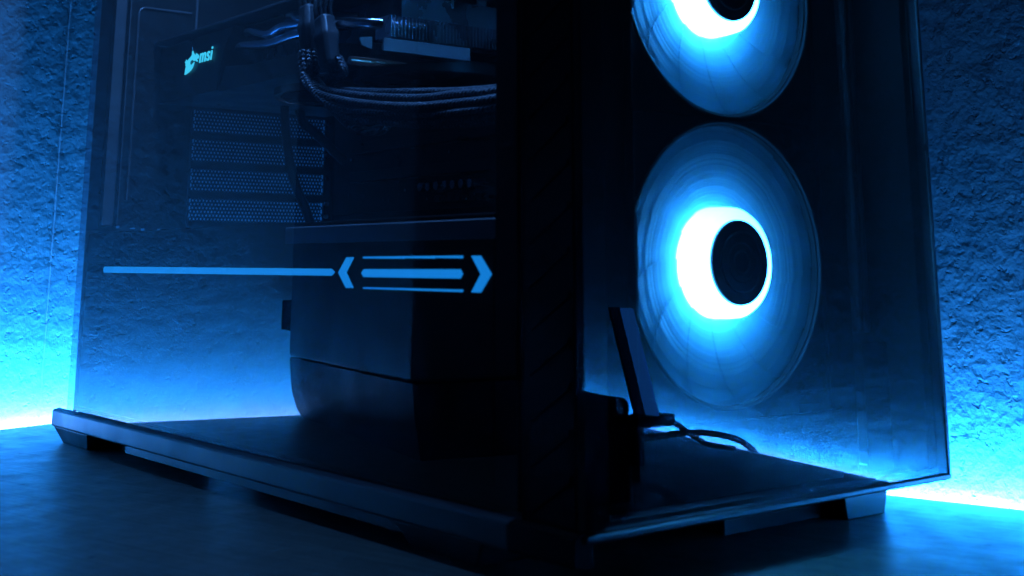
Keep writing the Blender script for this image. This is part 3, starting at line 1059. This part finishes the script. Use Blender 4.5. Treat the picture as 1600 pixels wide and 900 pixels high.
# bare strands arching over the top of the connectors
for i in range(8):
    k = i % 4
    a = a1 if i < 4 else a2
    y0 = a.y + 0.0042 - k * 0.0028
    x0 = a.x - 0.0022 + (i % 2) * 0.0044
    pts = spline([(x0, y0, a.z - 0.002), (x0 - 0.001, y0 - 0.0008, a.z + 0.007), (x0 + 0.004, y0 - 0.0045, a.z + 0.016), (x0 + 0.016, y0 - 0.013, a.z + 0.023), (x0 + 0.035, y0 - 0.02, a.z + 0.024)], 8)
    MB().tube(pts, 0.0010, 8).build('strand', M_connector, cab, smooth=True)
# braided cables: down from the plugs, then bending towards the front of the case
rc = random.Random(11)
sec = []
for ring_r, cnt in ((0.0, 1), (0.0038, 6), (0.0074, 11)):
    for q in range(cnt):
        a = 2 * math.pi * q / cnt + ring_r * 90
        sec.append((ring_r * math.cos(a), ring_r * math.sin(a)))
for i, (u, v) in enumerate(sec):
    src = b1 if u < 0.001 else b2
    j = lambda s=0.0006: rc.uniform(-s, s)
    pts = [(src.x + u * 0.6, src.y - v * 0.75, src.z + 0.005),
           (src.x + 0.0015 + u * 0.8, src.y - 0.001 - v * 0.85, src.z - 0.004),
           (0.037 + u + j(), 0.2520 + v * 0.85 + j(), 0.2035 + v * 0.45 + j()),
           (0.039 + u + j(), 0.2400 + v * 0.75 + j(), 0.1950 + v * 0.75 + j()),
           (0.042 + u + j(), 0.2200 + v * 0.30 + j(), 0.1888 + v * 1.00 + j()),
           (0.044 + u + j(), 0.1900 + j(), 0.1845 + v * 1.05 + j()),
           (0.047 + u + j(), 0.1600 + j(), 0.1812 + v * 1.10 + j()),
           (0.047 + u + j(), 0.1300 + j(), 0.1795 + v * 1.05 + j()),
           (0.048 + u + j(), 0.1000 + j(), 0.1795 + v * 0.95 + j()),
           (0.053 + u, 0.0600, 0.1830 + v)]
    MB().tube(spline(pts, 10), 0.00185, 10).build('sleeved_lead', M_sleeve, cab, smooth=True)
# a loop of one lead hanging at the back of the bend, and the tie
for q in (0.0, 0.0042):
    pts = [(0.044 + q, 0.2580, 0.2050), (0.045 + q, 0.2560, 0.1950), (0.047 + q, 0.2470, 0.1870), (0.049 + q, 0.2370, 0.1800), (0.052 + q, 0.2290, 0.1765), (0.056 + q, 0.2235, 0.1770), (0.059 + q, 0.2215, 0.1810), (0.061 + q, 0.222, 0.187)]
    MB().tube(spline(pts, 10), 0.0023, 10).build('sleeved_lead', M_sleeve, cab, smooth=True)
ring = []
for k in range(18):
    a = 2 * math.pi * k / 18
    ring.append((0.0435 + 0.0082 * math.cos(a), 0.2465 + 0.0070 * math.sin(a), 0.1985 + 0.0050 * math.sin(a)))
MB().tube(ring, 0.0009, 6, closed=True).build('cable_tie', M_connector, cab, smooth=True)
# thin black lead hanging in front of the slot covers
ld_ = MB().tube(spline([(0.12, 0.440, 0.2160), (0.121, 0.438, 0.195), (0.124, 0.436, 0.175), (0.129, 0.434, 0.158), (0.135, 0.432, 0.145), (0.140, 0.43, 0.1300)], 8), 0.0032, 10).build('slack_cable', M_cable, smooth=True)
tag(ld_, 'thin black cable hanging in front of the honeycomb slot covers', 'cable')
ld2 = MB().tube(spline([(0.140, 0.455, 0.2160), (0.1420, 0.452, 0.2060), (0.152, 0.450, 0.1985), (0.163, 0.447, 0.1880), (0.172, 0.444, 0.1800)], 8), 0.0035, 10).build('slack_cable', M_cable, smooth=True)
tag(ld2, 'short black cable crossing the right end of the top slot cover', 'cable')

# ------------------------------------------------------------------ things beside the computer, mirrored in its glass
# dark device standing on the desk against the wall to the left
dv = thing('desk_device', 'dark boxy device with rounded foot against the wall, mirrored in the side glass', 'device', (-0.181, 0.531, 0.0))
e1 = Vector((0.2257, -0.9742, 0))        # out of the wall
e2 = Vector((-0.9742, -0.2257, 0))       # along the wall, away from the case
def dv_box(L0, L1, W0, W1, z0, z1, name, material, bevel):
    o0 = Vector((-0.181, 0.531, 0))
    mb = MB()
    c = [o0 + e1 * a + e2 * b for a, b in ((L0, W0), (L1, W0), (L1, W1), (L0, W1))]
    mb.prism([(p.x, p.y) for p in c], 'z', z0, z1)
    return mb.build(name, material, dv, bevel=bevel)
def dv_prism(outline, w0, w1, name, material, bevel, taper=0.0):
    """outline in (distance from the wall, height), extruded along the wall; taper pulls the near face in towards its foot"""
    o0 = Vector((-0.181, 0.531, 0))
    n = len(outline)
    vs = []
    for w in (w0, w1):
        for L, z in outline:
            k = w + (taper * max(0.0, 1 - z / 0.0415) ** 1.5 if w == w0 else 0)
            p = o0 + e1 * L + e2 * k
            vs.append((p.x, p.y, z))
    fs = [tuple(range(n)), tuple(range(2 * n - 1, n - 1, -1))]
    fs += [(i, i + n, (i + 1) % n + n, (i + 1) % n) for i in range(n)]
    return MB().add(vs, fs).build(name, material, dv, bevel=bevel)
dv_prism([(0.0, 0.0425), (0.2525, 0.0425), (0.2525, 0.30), (0.0, 0.30)], 0.0, 0.34, 'device_body', M_device, 0.002)  # widened along the wall to hold strip light off the case
arc = [(0.022 - 0.022 * math.cos(a), 0.022 - 0.022 * math.sin(a)) for a in [math.pi / 2 * k / 8 for k in range(9)]]
sl = [(0.0005, 0.0415)]
for k in range(9):
    a = math.pi / 2 * k / 8
    sl.append((0.0225 - 0.022 * math.cos(a), 0.0222 - 0.022 * math.sin(a)))
dv_prism(sl + [(0.2515, 0.0002), (0.2515, 0.0200), (0.2515, 0.0415)], 0.0005, 0.339, 'device_base', M_devbase, 0.0, 0.006)
dv_box(-0.028, -0.0005, 0.001, 0.05, 0.060, 0.082, 'wall_plug', M_black, 0.001)

# small pane with an added glow, leaning beside a black adapter, to the right of the camera
ph = thing('pane_stand', 'slim stand with a leaning small blue pane given an added glow, mirrored in the front glass', 'stand', (0.225, -0.20, 0.0))
def slab(x0, x1, y0, y1, t0, t1, name, material):
    """slab leaning: bottom edge at x0..x1, top edge shifted"""
    mb = MB()
    z0, z1 = t0, t1
    sx = -0.0185
    vs = [(x0, y0, z0), (x1, y0, z0), (x1, y1, z0), (x0, y1, z0), (x0 + sx, y0, z1), (x1 + sx, y0, z1), (x1 + sx, y1, z1), (x0 + sx, y1, z1)]
    mb.add(vs, [(0, 1, 2, 3), (7, 6, 5, 4), (0, 4, 5, 1), (1, 5, 6, 2), (2, 6, 7, 3), (3, 7, 4, 0)])
    return mb.build(name, material, ph, bevel=0.0006)
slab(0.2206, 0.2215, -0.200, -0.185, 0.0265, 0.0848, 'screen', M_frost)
slab(0.2155, 0.2205, -0.200, -0.1950, 0.0265, 0.0852, 'pane_back', M_black)
MB().box(0.2130, 0.2385, -0.205, -0.190, 0.0200, 0.0262).build('stand_shelf', M_black, ph, bevel=0.0006)
MB().box(0.2140, 0.2180, -0.203, -0.194, 0.0, 0.0198).build('stand_post', M_black, ph, bevel=0.0006)
ad = MB().prism([(0.1050, 0.0), (0.1362, 0.0), (0.1362, 0.0440), (0.1330, 0.0468), (0.1250, 0.0474), (0.1050, 0.0520)], 'y', -0.150, -0.120).build('power_adapter', M_black, bevel=0.001)
tag(ad, 'black power adapter lying on the desk, mirrored low at the left of front glass', 'adapter')
cb = MB().tube(spline([(0.2385, -0.198, 0.0232), (0.2440, -0.199, 0.0215), (0.2511, -0.200, 0.0182), (0.2615, -0.200, 0.0125), (0.2750, -0.199, 0.0060), (0.2950, -0.197, 0.0022)], 10), 0.0016, 10).build('stand_cable', M_cable, smooth=True)
tag(cb, 'short black cable curving down from the screen stand', 'cable')
cb = MB().tube(spline([(0.200, -0.180, 0.0160), (0.2130, -0.190, 0.0150), (0.2350, -0.198, 0.0138), (0.2510, -0.200, 0.0137), (0.2700, -0.200, 0.0128), (0.2886, -0.200, 0.0098), (0.3053, -0.200, 0.0048), (0.3190, -0.200, -0.0060), (0.3220, -0.200, -0.03)], 10), 0.0018, 10).build('charging_cable', M_cable, smooth=True)
tag(cb, 'long black cable running over the back edge of the desk', 'cable')

# wallpaper seams on both walls
WA = A0 + nA * GAP_A
seam(wall_a, WA, dA, nA, 0.045, -0.02, 0.32, 0.0006, 5, M_wall_a)
